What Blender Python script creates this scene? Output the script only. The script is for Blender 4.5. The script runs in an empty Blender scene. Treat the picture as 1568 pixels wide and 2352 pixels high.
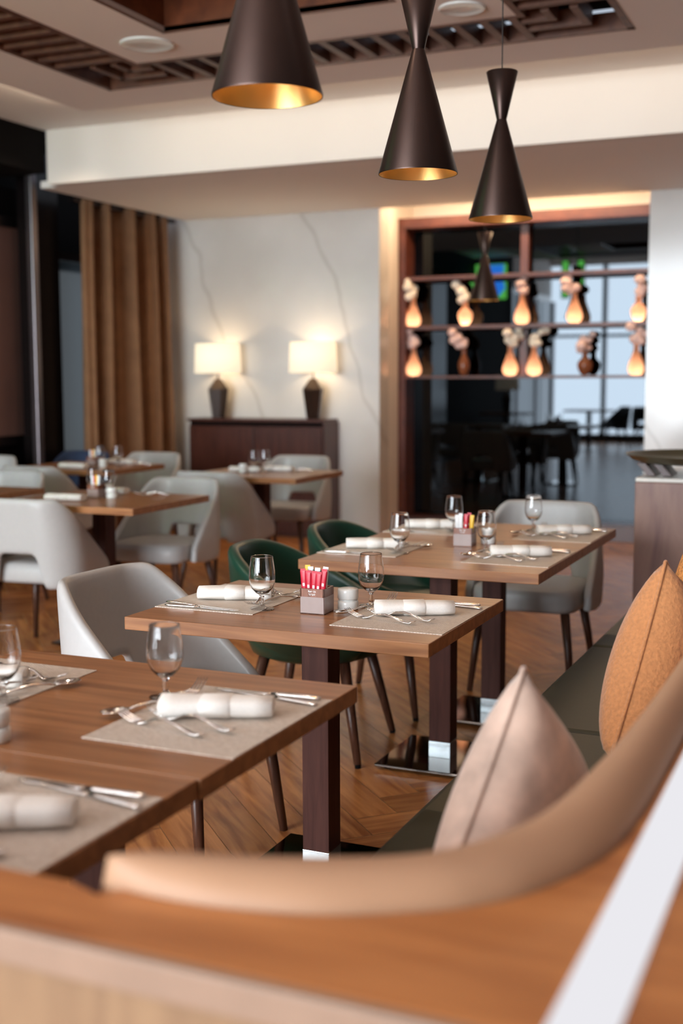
import bpy, bmesh, math, random
from mathutils import Vector, Matrix
random.seed(7)
PI = math.pi
S = bpy.context.scene
C = S.collection

# ------------------------------------------------------------------ camera, world, light, exposure
cam = bpy.data.objects.new('camera', bpy.data.cameras.new('camera')); C.objects.link(cam)
R_ = Vector((0.91536008, 0.40262108, -0.00349097)); U_ = Vector((-0.04144885, 0.10285122, 0.99383279)); F_ = Vector((-0.40049708, 0.90957017, -0.11083408))
m = Matrix((R_, U_, -F_)).transposed().to_4x4(); m.translation = (0, 0, 1.3696)
cam.matrix_world = m
cam.data.sensor_fit = 'VERTICAL'; cam.data.sensor_height = 36; cam.data.lens = 42.37
cam.data.clip_start = 0.05
cam.data.dof.use_dof = True; cam.data.dof.focus_distance = 3.15; cam.data.dof.aperture_fstop = 2.2
S.camera = cam
S.view_settings.view_transform = 'Standard'; S.view_settings.look = 'None'
S.view_settings.exposure = 0.20; S.view_settings.gamma = 1.0; S.view_settings.use_curve_mapping = False

w = bpy.data.worlds.new('world'); S.world = w; w.use_nodes = True
w.node_tree.nodes['Background'].inputs[0].default_value = (0.75, 0.85, 1, 1)
w.node_tree.nodes['Background'].inputs[1].default_value = 0.6

def area(name, loc, rot, sx, sy, power, col, spread=PI):
    l = bpy.data.lights.new(name, 'AREA'); l.shape = 'RECTANGLE'; l.size = sx; l.size_y = sy; l.energy = power; l.color = col; l.spread = spread
    o = bpy.data.objects.new(name, l); C.objects.link(o); o.location = loc; o.rotation_euler = rot; return o
def spot(name, loc, power, col, ang=1.9, blend=1.0, rad=.05):
    l = bpy.data.lights.new(name, 'SPOT'); l.energy = power; l.color = col; l.spot_size = ang; l.spot_blend = blend; l.shadow_soft_size = rad
    o = bpy.data.objects.new(name, l); C.objects.link(o); o.location = loc; return o
def point(name, loc, power, col, rad=.03):
    l = bpy.data.lights.new(name, 'POINT'); l.energy = power; l.color = col; l.shadow_soft_size = rad
    o = bpy.data.objects.new(name, l); C.objects.link(o); o.location = loc; return o

DAY = (0.84, 0.93, 1.0); WARM = (1.0, 0.70, 0.42); SOFTW = (1.0, 0.80, 0.60)
# daylight outside the rear window wall (behind the camera) and the side windows beyond it
area('daylight_rear', (-4.6, -6.3, 1.95), (PI/2, 0, 0), 4.2, 3.7, 1000, DAY)
for x_ in (-2.3, -1.7, -1.1): area('daylight_slot', (x_, -5.42, 1.75), (PI/2, 0, 0), .26, 2.9, 90, DAY)  # slot lamps added to put bright stripes in glasses and gloss
area('daylight_side', (-6.35, -3.5, 1.6), (PI/2, 0, -PI/2), 3.0, 2.9, 160, DAY)
# hidden warm LED coves: round the hanging ceiling panel and over the mirror wall
area('cove_far', (-2.2, 6.79, 3.135), (PI/2, 0, 0), 5.2, 0.03, 7, SOFTW)
area('cove_left', (-4.84, 4.0, 3.135), (PI/2, 0, PI/2), 5.4, 0.03, 8, SOFTW)
area('cove_mirror', (-2.75, 9.625, 2.885), (PI/2-.5, 0, 0), 1.8, 0.05, 12, WARM)
area('cove_header', (-2.75, 10.0, 2.763), (-PI/2, 0, 0), 1.7, 0.03, 15, WARM)
# warm fill spots added at ceiling level, without fixtures
for x, y in ((-3.6, 2.8), (-1.9, 2.8), (-1.9, 5.3), (-4.0, 3.0), (-5.3, 7.0)):
    spot('downlight', (x, y, 3.06), 22, SOFTW, 2.3, 1.0, .06)
for x, y in ((-4.6, 8.6), (-2.4, 8.6)):
    spot('downlight_soffit', (x, y, 2.76), 16, SOFTW, 2.4, 1.0, .06)  # added spots that wash the marble wall

# ------------------------------------------------------------------ materials
def srgb(c):
    f = lambda v: v/12.92 if v <= .04045 else ((v+.055)/1.055)**2.4
    return tuple(f(v/255) for v in c) + (1,)
def new(name):
    mt = bpy.data.materials.new(name); mt.use_nodes = True
    nt = mt.node_tree; return mt, nt, nt.nodes['Principled BSDF']
def plain(name, c, rough=.5, metal=0, var=.06, scale=20, bump=0, spec=.5, coat=0, sheen=0):
    mt, nt, b = new(name); c = srgb(c)
    b.inputs['Roughness'].default_value = rough; b.inputs['Metallic'].default_value = metal
    b.inputs['Specular IOR Level'].default_value = spec; b.inputs['Coat Weight'].default_value = coat
    b.inputs['Sheen Weight'].default_value = sheen
    tc = nt.nodes.new('ShaderNodeTexCoord'); n = nt.nodes.new('ShaderNodeTexNoise'); n.inputs['Scale'].default_value = scale; n.inputs['Detail'].default_value = 3
    nt.links.new(tc.outputs['Object'], n.inputs['Vector'])
    r = nt.nodes.new('ShaderNodeValToRGB'); r.color_ramp.elements[0].position = .3; r.color_ramp.elements[1].position = .7
    r.color_ramp.elements[0].color = tuple(v*(1-var) for v in c[:3])+(1,); r.color_ramp.elements[1].color = tuple(min(1, v*(1+var)) for v in c[:3])+(1,)
    nt.links.new(n.outputs['Fac'], r.inputs['Fac']); nt.links.new(r.outputs['Color'], b.inputs['Base Color'])
    if bump:
        bp = nt.nodes.new('ShaderNodeBump'); bp.inputs['Strength'].default_value = bump; bp.inputs['Distance'].default_value = .004
        nt.links.new(n.outputs['Fac'], bp.inputs['Height']); nt.links.new(bp.outputs['Normal'], b.inputs['Normal'])
    return mt
def wood(name, c1, c2, stretch=(1, 14, 14), scale=3.0, rough=.38, uv=False, coat=0, spec=.4, rnd=None):
    mt, nt, b = new(name); b.inputs['Roughness'].default_value = rough; b.inputs['Coat Weight'].default_value = coat; b.inputs['Specular IOR Level'].default_value = spec
    tc = nt.nodes.new('ShaderNodeTexCoord'); mp = nt.nodes.new('ShaderNodeMapping'); mp.inputs['Scale'].default_value = stretch
    nt.links.new(tc.outputs['UV' if uv else 'Object'], mp.inputs['Vector'])
    n = nt.nodes.new('ShaderNodeTexNoise'); n.inputs['Scale'].default_value = scale; n.inputs['Detail'].default_value = 6; n.inputs['Distortion'].default_value = .6
    nt.links.new(mp.outputs['Vector'], n.inputs['Vector'])
    r = nt.nodes.new('ShaderNodeValToRGB'); r.color_ramp.elements[0].position = .32; r.color_ramp.elements[1].position = .66
    r.color_ramp.elements[0].color = srgb(c1); r.color_ramp.elements[1].color = srgb(c2)
    nt.links.new(n.outputs['Fac'], r.inputs['Fac']); out = r.outputs['Color']
    if rnd:
        at = nt.nodes.new('ShaderNodeAttribute'); at.attribute_name = rnd
        hs = nt.nodes.new('ShaderNodeHueSaturation'); mr = nt.nodes.new('ShaderNodeMapRange'); mr.inputs['To Min'].default_value = .8; mr.inputs['To Max'].default_value = 1.16
        nt.links.new(at.outputs['Fac'], mr.inputs['Value']); nt.links.new(mr.outputs['Result'], hs.inputs['Value']); nt.links.new(out, hs.inputs['Color']); out = hs.outputs['Color']
    nt.links.new(out, b.inputs['Base Color'])
    return mt
def emit(name, c, st):
    mt, nt, b = new(name); nt.nodes.remove(b); e = nt.nodes.new('ShaderNodeEmission'); e.inputs[0].default_value = srgb(c); e.inputs[1].default_value = st
    nt.links.new(e.outputs[0], nt.nodes['Material Output'].inputs[0]); return mt

M = {}
M['table'] = wood('table_laminate', (132, 86, 54), (166, 114, 74), (1, 16, 16), 2.6, .30)
M['column'] = wood('table_column_wood', (72, 42, 36), (88, 54, 46), (14, 14, 1), 4, .5, spec=.15)
M['leg'] = wood('chair_leg_wood', (62, 38, 28), (88, 56, 42), (12, 12, 1), 6, .32)
M['floor'] = wood('floor_planks', (152, 92, 52), (206, 138, 82), (1.0, 9, 1), 3.2, .27, uv=True, rnd='tone')
M['grout'] = plain('floor_joint', (168, 138, 108), .6)
M['chrome'] = plain('mirror_chrome', (226, 228, 230), .04, 1, .01)
M['plate'] = plain('polished_steel_plate', (120, 112, 106), .05, 1, .01)
M['tag'] = plain('brushed_steel_sleeve', (205, 214, 218), .22, 1, .01)
M['steel'] = plain('cutlery_steel', (236, 234, 232), .14, 1, .01)
M['leather'] = plain('pale_grey_leather', (180, 178, 176), .42, 0, .02, 60, .05)
M['leather_shade'] = plain('cool_grey_leather', (196, 196, 197), .45, 0, .02, 60, .05)
M['green'] = plain('dark_green_leather', (26, 62, 48), .36, 0, .06, 80, .05)
M['seatgreen'] = plain('bench_dark_green_leather', (46, 48, 32), .5, 0, .05, 60, .05)
M['navy'] = plain('navy_fabric', (40, 54, 82), .8)
M['tan'] = plain('tan_leather_back', (180, 138, 106), .55, 0, .03, 4)
M['wall'] = plain('white_paint', (226, 218, 210), .7, 0, .01, 2)
M['ceil'] = plain('ceiling_paint', (236, 226, 220), .8, 0, .01, 2)
M['rim_ceiling'] = plain('ceiling_border_paint', (238, 231, 224), .8, 0, .01, 2)
M['darkwood'] = wood('sideboard_walnut', (66, 34, 26), (84, 46, 36), (12, 12, 1), 3, .3)
M['frame'] = wood('mirror_frame_walnut', (84, 44, 34), (104, 56, 42), (2, 2, 2), 4, .35)
M['walnut'] = wood('cabinet_walnut', (118, 82, 76), (160, 124, 108), (5, 5, 1), 2.2, .4)
M['grille'] = wood('ceiling_grille_wood', (84, 50, 36), (108, 68, 48), (4, 4, 4), 4, .45)
M['coffer'] = wood('coffer_wood', (84, 44, 26), (112, 62, 36), (3, 3, 3), 3, .35)
M['brownwall'] = plain('dark_brown_wall_panelling', (58, 44, 38), .6)
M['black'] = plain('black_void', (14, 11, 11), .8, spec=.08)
M['bronze'] = plain('bronze_dark_metal', (70, 60, 60), .25, .9, .03)
M['post'] = plain('satin_dark_steel_post', (92, 84, 86), .3, .8, .1, 2)
M['darkgloss'] = plain('dark_glossy_panel', (20, 15, 15), .2, 0, .03, spec=.25)
M['panel'] = plain('mauve_bronze_panel', (120, 88, 80), .22, .0, .12, 1.2, coat=.5)
M['capwood'] = wood('partition_cap_wood', (158, 94, 48), (202, 132, 74), (1, 7, 1), 2.4, .45)
M['facewood'] = wood('partition_face_wood', (128, 98, 72), (154, 122, 90), (10, 1, 1), 1.8, .5)
M['trim'] = plain('partition_edge_band', (146, 118, 98), .5)
M['led'] = emit('led_diffuser', (234, 233, 238), .88)
M['mat'] = None
M['cream'] = plain('glazed_ceramic', (232, 232, 228), .18, 0, .01)
M['napkin'] = plain('napkin_linen', (240, 236, 230), .85, 0, .03, 220, .15)
M['marbletop'] = plain('pale_stone_top', (226, 218, 208), .3)
M['bowl'] = plain('olive_metal_tray', (88, 84, 60), .38, .6, .06, 30)
M['red'] = plain('red_sachet_paper', (196, 22, 50), .35, 0, .05)
M['white'] = plain('white_sachet_paper', (232, 232, 232), .4)
M['yellow'] = plain('yellow_sachet_paper', (232, 184, 30), .4)
M['boxwood'] = wood('menu_cube_wood', (108, 66, 50), (150, 98, 76), (10, 10, 1), 8, .25)
M['acrylic'] = plain('menu_cube_grey_print', (160, 140, 134), .2)  # grey colour stands in for a reflection on the cube
M['ink'] = plain('white_print', (236, 232, 230), .4)
M['shade_metal'] = plain('pendant_bronze', (70, 55, 50), .34, .85, .02)
M['gold'] = plain('pendant_gold_inside', (238, 196, 124), .3, .9, .02)
M['cord'] = plain('pendant_cord', (40, 34, 32), .6)
M['vase'] = None
M['petal'] = plain('pale_pink_blossom', (240, 204, 192), .8, 0, .12, 90)
M['petal2'] = plain('cream_blossom', (244, 230, 210), .8, 0, .12, 90)
M['stem'] = plain('dry_stem', (96, 76, 50), .7)
M['brownvase'] = plain('brown_ceramic', (132, 74, 44), .3)
M['lampbase'] = plain('dark_bronze_ceramic', (58, 42, 34), .35, .3)
M['velvet'] = plain('beige_pink_velvet', (208, 178, 160), .7, 0, .26, 16, .0, sheen=.5)
M['orange'] = plain('orange_wool', (198, 134, 84), .9, 0, .14, 120, .9, sheen=.3)
M['boucle'] = plain('ochre_boucle', (200, 132, 70), .95, 0, .4, 160, 1.4)
M['darkchair'] = plain('charcoal_fabric', (40, 38, 42), .8)
M['car'] = plain('silver_car_paint', (120, 126, 132), .25, .5)
M['ground'] = plain('pavement', (150, 150, 150), .8)

# translucent amber vase
mt, nt, b = new('amber_glass_vase'); b.inputs['Base Color'].default_value = srgb((222, 170, 134)); b.inputs['Roughness'].default_value = .25
tr = nt.nodes.new('ShaderNodeBsdfTranslucent'); tr.inputs[0].default_value = srgb((255, 214, 186)); mx = nt.nodes.new('ShaderNodeMixShader'); mx.inputs[0].default_value = .7
nt.links.new(b.outputs[0], mx.inputs[1]); nt.links.new(tr.outputs[0], mx.inputs[2]); nt.links.new(mx.outputs[0], nt.nodes['Material Output'].inputs[0]); M['vase'] = mt
# clear glass
mt, nt, b = new('clear_glass'); b.inputs['Transmission Weight'].default_value = 1; b.inputs['Roughness'].default_value = 0; b.inputs['IOR'].default_value = 1.45; b.inputs['Base Color'].default_value = (1, 1, 1, 1); M['glass'] = mt
# window glass of the left wall: dark tinted
M['tint'] = plain('tinted_glass', (70, 78, 84), .12, 0, .02, spec=.8)
# mirror
M['mirror'] = plain('smoked_mirror', (48, 51, 54), .015, 1, .0)
# woven placemat
mt, nt, b = new('woven_placemat'); b.inputs['Roughness'].default_value = .55
tc = nt.nodes.new('ShaderNodeTexCoord'); br = nt.nodes.new('ShaderNodeTexBrick'); br.inputs['Scale'].default_value = 60
br.inputs['Color1'].default_value = srgb((246, 234, 220)); br.inputs['Color2'].default_value = srgb((218, 204, 188)); br.inputs['Mortar'].default_value = srgb((110, 92, 80)); br.inputs['Mortar Size'].default_value = .03
br.inputs['Brick Width'].default_value = .5; br.inputs['Row Height'].default_value = .2
nt.links.new(tc.outputs['Object'], br.inputs['Vector']); nt.links.new(br.outputs['Color'], b.inputs['Base Color'])
bp = nt.nodes.new('ShaderNodeBump'); bp.inputs['Strength'].default_value = .5; bp.inputs['Distance'].default_value = .001; bp.invert = True
nt.links.new(br.outputs['Fac'], bp.inputs['Height']); nt.links.new(bp.outputs['Normal'], b.inputs['Normal']); M['mat'] = mt
# marble
mt, nt, b = new('polished_white_marble'); b.inputs['Roughness'].default_value = .13
tc = nt.nodes.new('ShaderNodeTexCoord'); n1 = nt.nodes.new('ShaderNodeTexNoise'); n1.inputs['Scale'].default_value = .9; n1.inputs['Detail'].default_value = 5
wv = nt.nodes.new('ShaderNodeTexWave'); wv.bands_direction = 'X'; wv.inputs['Scale'].default_value = .30; wv.inputs['Distortion'].default_value = 3.2; wv.inputs['Detail'].default_value = 4; wv.inputs['Detail Scale'].default_value = 1.6
mpm = nt.nodes.new('ShaderNodeMapping'); mpm.inputs['Rotation'].default_value = (0, .42, 0); nt.links.new(tc.outputs['Object'], mpm.inputs['Vector'])
nt.links.new(tc.outputs['Object'], n1.inputs['Vector']); nt.links.new(mpm.outputs['Vector'], wv.inputs['Vector'])
r1 = nt.nodes.new('ShaderNodeValToRGB'); e = r1.color_ramp.elements; e[0].position = .0; e[0].color = srgb((208, 203, 198)); e[1].position = .005; e[1].color = srgb((226, 222, 218))
r2 = nt.nodes.new('ShaderNodeValToRGB'); e = r2.color_ramp.elements; e[0].position = .35; e[0].color = srgb((236, 234, 232)); e[1].position = .65; e[1].color = (1, 1, 1, 1)
mxc = nt.nodes.new('ShaderNodeMixRGB'); mxc.blend_type = 'MULTIPLY'; mxc.inputs[0].default_value = 1
nt.links.new(wv.outputs['Fac'], r1.inputs['Fac']); nt.links.new(n1.outputs['Fac'], r2.inputs['Fac']); nt.links.new(r1.outputs[0], mxc.inputs[1]); nt.links.new(r2.outputs[0], mxc.inputs[2]); nt.links.new(mxc.outputs[0], b.inputs['Base Color']); M['marble'] = mt
# curtain
M['curtain'] = plain('brown_curtain_fabric', (136, 98, 68), .85, 0, .1, 8)
# lamp shade: glows from the bulb inside
mt, nt, b = new('lit_linen_shade'); b.inputs['Base Color'].default_value = srgb((240, 226, 200)); b.inputs['Emission Color'].default_value = srgb((255, 236, 204)); b.inputs['Emission Strength'].default_value = .68; b.inputs['Roughness'].default_value = .9; M['shade'] = mt

# ------------------------------------------------------------------ mesh helpers
class MB:
    def __init__(s): s.v = []; s.f = []; s.mi = []; s.cur = 0
    def add(s, vs, fs, mi=None):
        o = len(s.v); s.v += [tuple(v) for v in vs]
        for f in fs: s.f.append(tuple(i+o for i in f)); s.mi.append(s.cur if mi is None else mi)
    def box(s, x0, x1, y0, y1, z0, z1, M4=None, mi=None):
        vs = [Vector((x, y, z)) for z in (z0, z1) for y in (y0, y1) for x in (x0, x1)]
        if M4: vs = [M4 @ v for v in vs]
        s.add(vs, [(0, 2, 3, 1), (4, 5, 7, 6), (0, 1, 5, 4), (2, 6, 7, 3), (0, 4, 6, 2), (1, 3, 7, 5)], mi)
    def lathe(s, prof, n=32, cx=0, cy=0, cz=0, cap0=True, cap1=True):
        vs = []; fs = []
        for r, z in prof:
            for i in range(n): a = 2*PI*i/n; vs.append((cx+r*math.cos(a), cy+r*math.sin(a), cz+z))
        for k in range(len(prof)-1):
            for i in range(n): j = (i+1) % n; fs.append((k*n+i, k*n+j, (k+1)*n+j, (k+1)*n+i))
        if cap0: fs.append(tuple(range(n-1, -1, -1)))
        if cap1: fs.append(tuple((len(prof)-1)*n+i for i in range(n)))
        s.add(vs, fs)
    def tube(s, pts, rad, n=10, flat=1.0):
        pts = [Vector(p) for p in pts]; vs = []; fs = []
        for k, p in enumerate(pts):
            d = (pts[min(k+1, len(pts)-1)]-pts[max(k-1, 0)]).normalized()
            a = d.cross(Vector((0, 0, 1)));
            if a.length < 1e-3: a = Vector((1, 0, 0))
            a.normalize(); b_ = a.cross(d); r = rad[k] if hasattr(rad, '__len__') else rad
            for i in range(n): t = 2*PI*i/n; vs.append(p + a*r*math.cos(t) + b_*r*flat*math.sin(t))
        for k in range(len(pts)-1):
            for i in range(n): j = (i+1) % n; fs.append((k*n+i, k*n+j, (k+1)*n+j, (k+1)*n+i))
        fs.append(tuple(range(n-1, -1, -1))); fs.append(tuple((len(pts)-1)*n+i for i in range(n))); s.add(vs, fs)
    def ribbon(s, pts):   # (x, y, z, half width, half thickness), runs along x
        vs = []; fs = []; n = 8
        for x, y, z, hw, ht in pts:
            for i in range(n): t = 2*PI*(i+.5)/n; vs.append((x, y+hw*math.cos(t), z+ht*math.sin(t)))
        for k in range(len(pts)-1):
            for i in range(n): j = (i+1) % n; fs.append((k*n+i, k*n+j, (k+1)*n+j, (k+1)*n+i))
        fs.append(tuple(range(n-1, -1, -1))); fs.append(tuple((len(pts)-1)*n+i for i in range(n))); s.add(vs, fs)
    def grid(s, P, close_u=False):   # P[u][v]
        nu = len(P); nv = len(P[0]); vs = [p for r in P for p in r]; fs = []
        for u in range(nu-1+(1 if close_u else 0)):
            for v in range(nv-1): a = u % nu; b_ = (u+1) % nu; fs.append((a*nv+v, b_*nv+v, b_*nv+v+1, a*nv+v+1))
        s.add(vs, fs)
    def sphere(s, c, r, sz=1, n=10):
        prof = [(max(1e-4, r*math.sin(PI*k/n)), -r*sz*math.cos(PI*k/n)) for k in range(n+1)]
        s.lathe(prof, n+4, *c)
    def build(s, name, mat, parent=None, smooth=False, bevel=0, loc=None, sub=0, solid=0, segs=2, off=0):
        me = bpy.data.meshes.new(name); me.from_pydata(s.v, [], s.f); me.update()
        for mm in (mat if isinstance(mat, (list, tuple)) else [mat]): me.materials.append(mm)
        for p, i in zip(me.polygons, s.mi): p.material_index = i; p.use_smooth = smooth
        bm = bmesh.new(); bm.from_mesh(me); bmesh.ops.recalc_face_normals(bm, faces=bm.faces); bm.to_mesh(me); bm.free()
        o = bpy.data.objects.new(name, me); C.objects.link(o)
        if loc: o.location = loc
        if parent: o.parent = parent
        if solid: md = o.modifiers.new('solid', 'SOLIDIFY'); md.thickness = solid; md.offset = off
        if bevel:
            md = o.modifiers.new('bevel', 'BEVEL'); md.width = bevel; md.segments = segs; md.limit_method = 'ANGLE'; md.angle_limit = .6
        if sub: md = o.modifiers.new('sub', 'SUBSURF'); md.levels = sub; md.render_levels = sub
        if smooth and bevel:
            pass
        return o
def tag(o, label=None, cat=None, group=None, kind=None):
    if label: o['label'] = label
    if cat: o['category'] = cat
    if group: o['group'] = group
    if kind: o['kind'] = kind
    return o
def empty(name, loc, rz=0, label=None, cat=None, group=None):
    o = bpy.data.objects.new(name, None); C.objects.link(o); o.location = loc; o.rotation_euler = (0, 0, rz); o.empty_display_size = .1
    return tag(o, label, cat, group)
def dup(root, loc, rz=0, label=None, group=None, mat=None, rx=None):
    def cp(o, par):
        c = o.copy(); C.objects.link(c)
        if par is not None: c.parent = par
        for ch in [q for q in ALLCH.get(o.name, [])]: cp(ch, c)
        return c
    ALLCH = {}
    for q in bpy.data.objects:
        if q.parent: ALLCH.setdefault(q.parent.name, []).append(q)
    r = cp(root, None); r.location = loc; r.rotation_euler = (0, 0, rz) if rx is None else rx
    if label: r['label'] = label
    if group: r['group'] = group
    return r
def struct(o): o['kind'] = 'structure'; return o
def bx(name, mat, x0, x1, y0, y1, z0, z1, parent=None, bevel=0):
    b_ = MB(); b_.box(x0, x1, y0, y1, z0, z1); return b_.build(name, mat, parent, bevel=bevel)

# ------------------------------------------------------------------ floor: herringbone planks
W_, n_ = .145, 6
b_ = MB(); tones = []; uvs = []
ca, sa = -math.sqrt(.5), math.sqrt(.5)
A_ = Vector((ca, sa)); B_ = Vector((sa, sa)); O_ = Vector((-1.43, 0.06))
XR = (-6.5, 2.6); YR = (-5.2, 10.6); g = .0011
b_.cur = 1; b_.add([(XR[0], YR[0], -.0015), (XR[1], YR[0], -.0015), (XR[1], YR[1], -.0015), (XR[0], YR[1], -.0015)], [(0, 1, 2, 3)]); uvs += [(0, 0)]*4; tones += [0]
b_.cur = 0
for i in range(-75, 90):
    for j in range(-75, 90):
        t = (i-j) % (2*n_)
        if t == 0: i0, i1, j0, j1 = i, i+n_, j, j+1
        elif t == 2*n_-1: i0, i1, j0, j1 = i, i+1, j, j+n_
        else: continue
        cc = O_ + A_*((i0+i1)/2*W_) + B_*((j0+j1)/2*W_)
        if not (XR[0]-.1 < cc.x < XR[1] and YR[0] < cc.y < YR[1]): continue
        q = [(i0*W_+g, j0*W_+g), (i1*W_-g, j0*W_+g), (i1*W_-g, j1*W_-g), (i0*W_+g, j1*W_-g)]
        b_.add([tuple(O_+A_*a+B_*bb)+(0,) for a, bb in q], [(0, 1, 2, 3)]); tones.append(random.random())
        ru, rv = random.random()*20, random.random()*20
        L_ = n_*W_
        uvs += ([(0, 0), (L_, 0), (L_, W_), (0, W_)] if t == 0 else [(0, W_), (0, 0), (L_, 0), (L_, W_)])
        for k in range(4): u0 = uvs[-4+k]; uvs[-4+k] = (u0[0]+ru, u0[1]+rv)
fl = b_.build('floor', [M['floor'], M['grout']]); struct(fl)
me = fl.data; uvl = me.uv_layers.new(name='UVMap')
for lp in me.loops: uvl.data[lp.index].uv = uvs[lp.vertex_index]
at = me.attributes.new('tone', 'FLOAT', 'FACE')
for k, t in enumerate(tones): at.data[k].value = t

# ------------------------------------------------------------------ shell of the room
ZS, ZC, ZP = 2.78, 3.165, 3.10      # soffit, ceiling, hanging panel
YB = 7.40
struct(bx('wall_marble_left', M['marble'], -6.0, -3.863, 9.584, 9.80, 0, 2.98))
struct(bx('wall_marble_right', M['marble'], -1.632, 2.6, 9.584, 9.80, 0, 2.98))
struct(bx('wall_niche_left', M['wall'], -6.0, -3.863, 9.80, 10.6, 0, 2.98))
struct(bx('wall_niche_right', M['wall'], -1.632, 2.6, 9.80, 10.6, 0, 2.98))
struct(bx('wall_back', M['wall'], -6.5, 2.6, 10.40, 10.6, 0, 3.3))
struct(bx('wall_left', M['black'], -6.6, -6.4, -2.2, 10.6, 0, 4.05))
struct(bx('wall_right', M['brownwall'], 2.6, 2.8, -5.2, 10.6, 0, 4.05))
# rear wall (behind the viewer) with its windows, plus slots added for glass highlights
for a, c in ((-2.65, -2.5), (-2.1, -1.9), (-1.5, -1.3), (-.9, 2.6)): struct(bx('wall_rear', M['brownwall'], a, c, -5.3, -5.1, 0, 4.05))
for a, c in ((-2.5, -2.1), (-1.9, -1.5), (-1.3, -.9)): struct(bx('wall_rear', M['brownwall'], a, c, -5.3, -5.1, 3.2, 4.05)); struct(bx('wall_rear', M['brownwall'], a, c, -5.3, -5.1, 0, .3))
struct(bx('trim_rear_sill', M['bronze'], -6.6, -2.65, -5.3, -5.1, 0, .16)); struct(bx('trim_rear_head', M['wall'], -6.6, -2.65, -5.3, -5.1, 3.7, 4.05))
xs = [-6.55, -5.25, -3.95, -2.70]
for x in xs: struct(bx('trim_mullion', M['bronze'], x-.04, x+.04, -5.28, -5.12, .16, 3.7))
for k in range(3): struct(bx('window_%d' % (k+1), M['bronze'], xs[k]+.04, xs[k+1]-.04, -5.25, -5.2, 2.2, 2.26))
for y in (-5.1, -3.7, -2.25): struct(bx('trim_mullion', M['bronze'], -6.45, -6.3, y-.04, y+.04, 0, 2.95))
struct(bx('trim_side_head', M['wall'], -6.6, -6.4, -5.2, -2.2, 2.95, 4.05))
struct(bx('ground_outside', M['ground'], -12, 6, -12, -5.3, -.12, -.02))
# ceiling
b_ = MB()
for q in ((-6.6, -4.32, 2.6, YB+.01), (-1.15, 2.8, 2.6, YB+.01), (-4.32, -1.15, 6.34, YB+.01), (-4.32, -1.15, 2.6, 2.78)): b_.box(*q, ZC, ZC+.03)
struct(b_.build('ceiling', M['rim_ceiling'])); struct(bx('ceiling_void', M['black'], -4.4, -1.1, 2.6, 6.5, 3.56, 3.58))
struct(bx('ceiling_rear', M['ceil'], -6.6, 2.8, -5.3, 2.6, 4.0, 4.05)); struct(bx('trim_ceiling_step', M['ceil'], -6.6, 2.8, 2.6, 2.65, ZC+.03, 4.0))
OX0, OX1, OY1, OY0 = -4.305, -1.17, 6.32, 2.8
IX0, IX1, IY1, IY0 = -3.81, -1.65, 5.86, 3.26
KX0, KX1, KY1, KY0 = -3.34, -2.12, 5.40, 3.6
PX0, PX1, PY1, PY0 = -4.79, 2.0, 6.74, 2.62
b_ = MB(); z0, z1 = ZP, ZP+.025
for q in ((PX0, PX1, OY1, PY1), (PX0, PX1, PY0, OY0), (PX0, OX0, OY0, OY1), (OX1, PX1, OY0, OY1), (IX0, IX1, KY1, IY1), (IX0, IX1, IY0, KY0), (IX0, KX0, KY0, KY1), (KX1, IX1, KY0, KY1)):
    b_.box(*q, z0, z1)
struct(b_.build('ceiling_panel', M['ceil']))
gr = empty('ceiling_grille', (-2.74, 3.76, ZP), 0, 'square ring of dark walnut slats set into the grey ceiling panel', 'ceiling grille')
def gbox(name, q, za, zb, mat): b2 = MB(); b2.box(q[0]+2.74, q[1]+2.74, q[2]-3.76, q[3]-3.76, za, zb); return b2.build(name, mat, gr)
b2 = MB()
for q in ((OX0, OX1, OY1-.035, OY1), (OX0, OX1, OY0, OY0+.035), (OX0, OX0+.035, OY0, OY1), (OX1-.035, OX1, OY0, OY1), (IX0-.035, IX1+.035, IY1, IY1+.035), (IX0-.035, IX1+.035, IY0-.035, IY0), (IX0-.035, IX0, IY0, IY1), (IX1, IX1+.035, IY0, IY1)):
    b2.box(q[0]+2.74, q[1]+2.74, q[2]-3.76, q[3]-3.76, -.004, .085)
b2.build('frame', M['grille'], gr)
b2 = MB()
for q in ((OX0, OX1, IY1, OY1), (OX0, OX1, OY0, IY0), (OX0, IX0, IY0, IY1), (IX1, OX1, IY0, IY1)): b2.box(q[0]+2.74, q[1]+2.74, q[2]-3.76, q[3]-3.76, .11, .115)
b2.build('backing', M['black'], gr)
def slat(q): b2 = MB(); b2.box(q[0]+2.74, q[1]+2.74, q[2]-3.76, q[3]-3.76, -.002, .075); return b2.build('slat', M['grille'], gr)
x = IX0+.07
while x < IX1: slat((x, x+.045, IY1+.03, OY1-.03)); x += .145
y = IY1-.12
while y > IY0: slat((OX0+.03, IX0-.03, y, y+.045)); slat((IX1+.03, OX1-.03, y, y+.045)); y -= .145
for d in (.12, .26):       # nested corner pieces
    slat((IX0-.035-d, IX0-.035-d+.04, IY1-.02, IY1+.035+d)); slat((IX0-.035-d, IX0+.02, IY1+d, IY1+d+.04))
    slat((IX1+d, IX1+d+.04, IY1-.02, IY1+d)); slat((IX1-.02, IX1+d+.04, IY1+d, IY1+d+.04))
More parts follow.
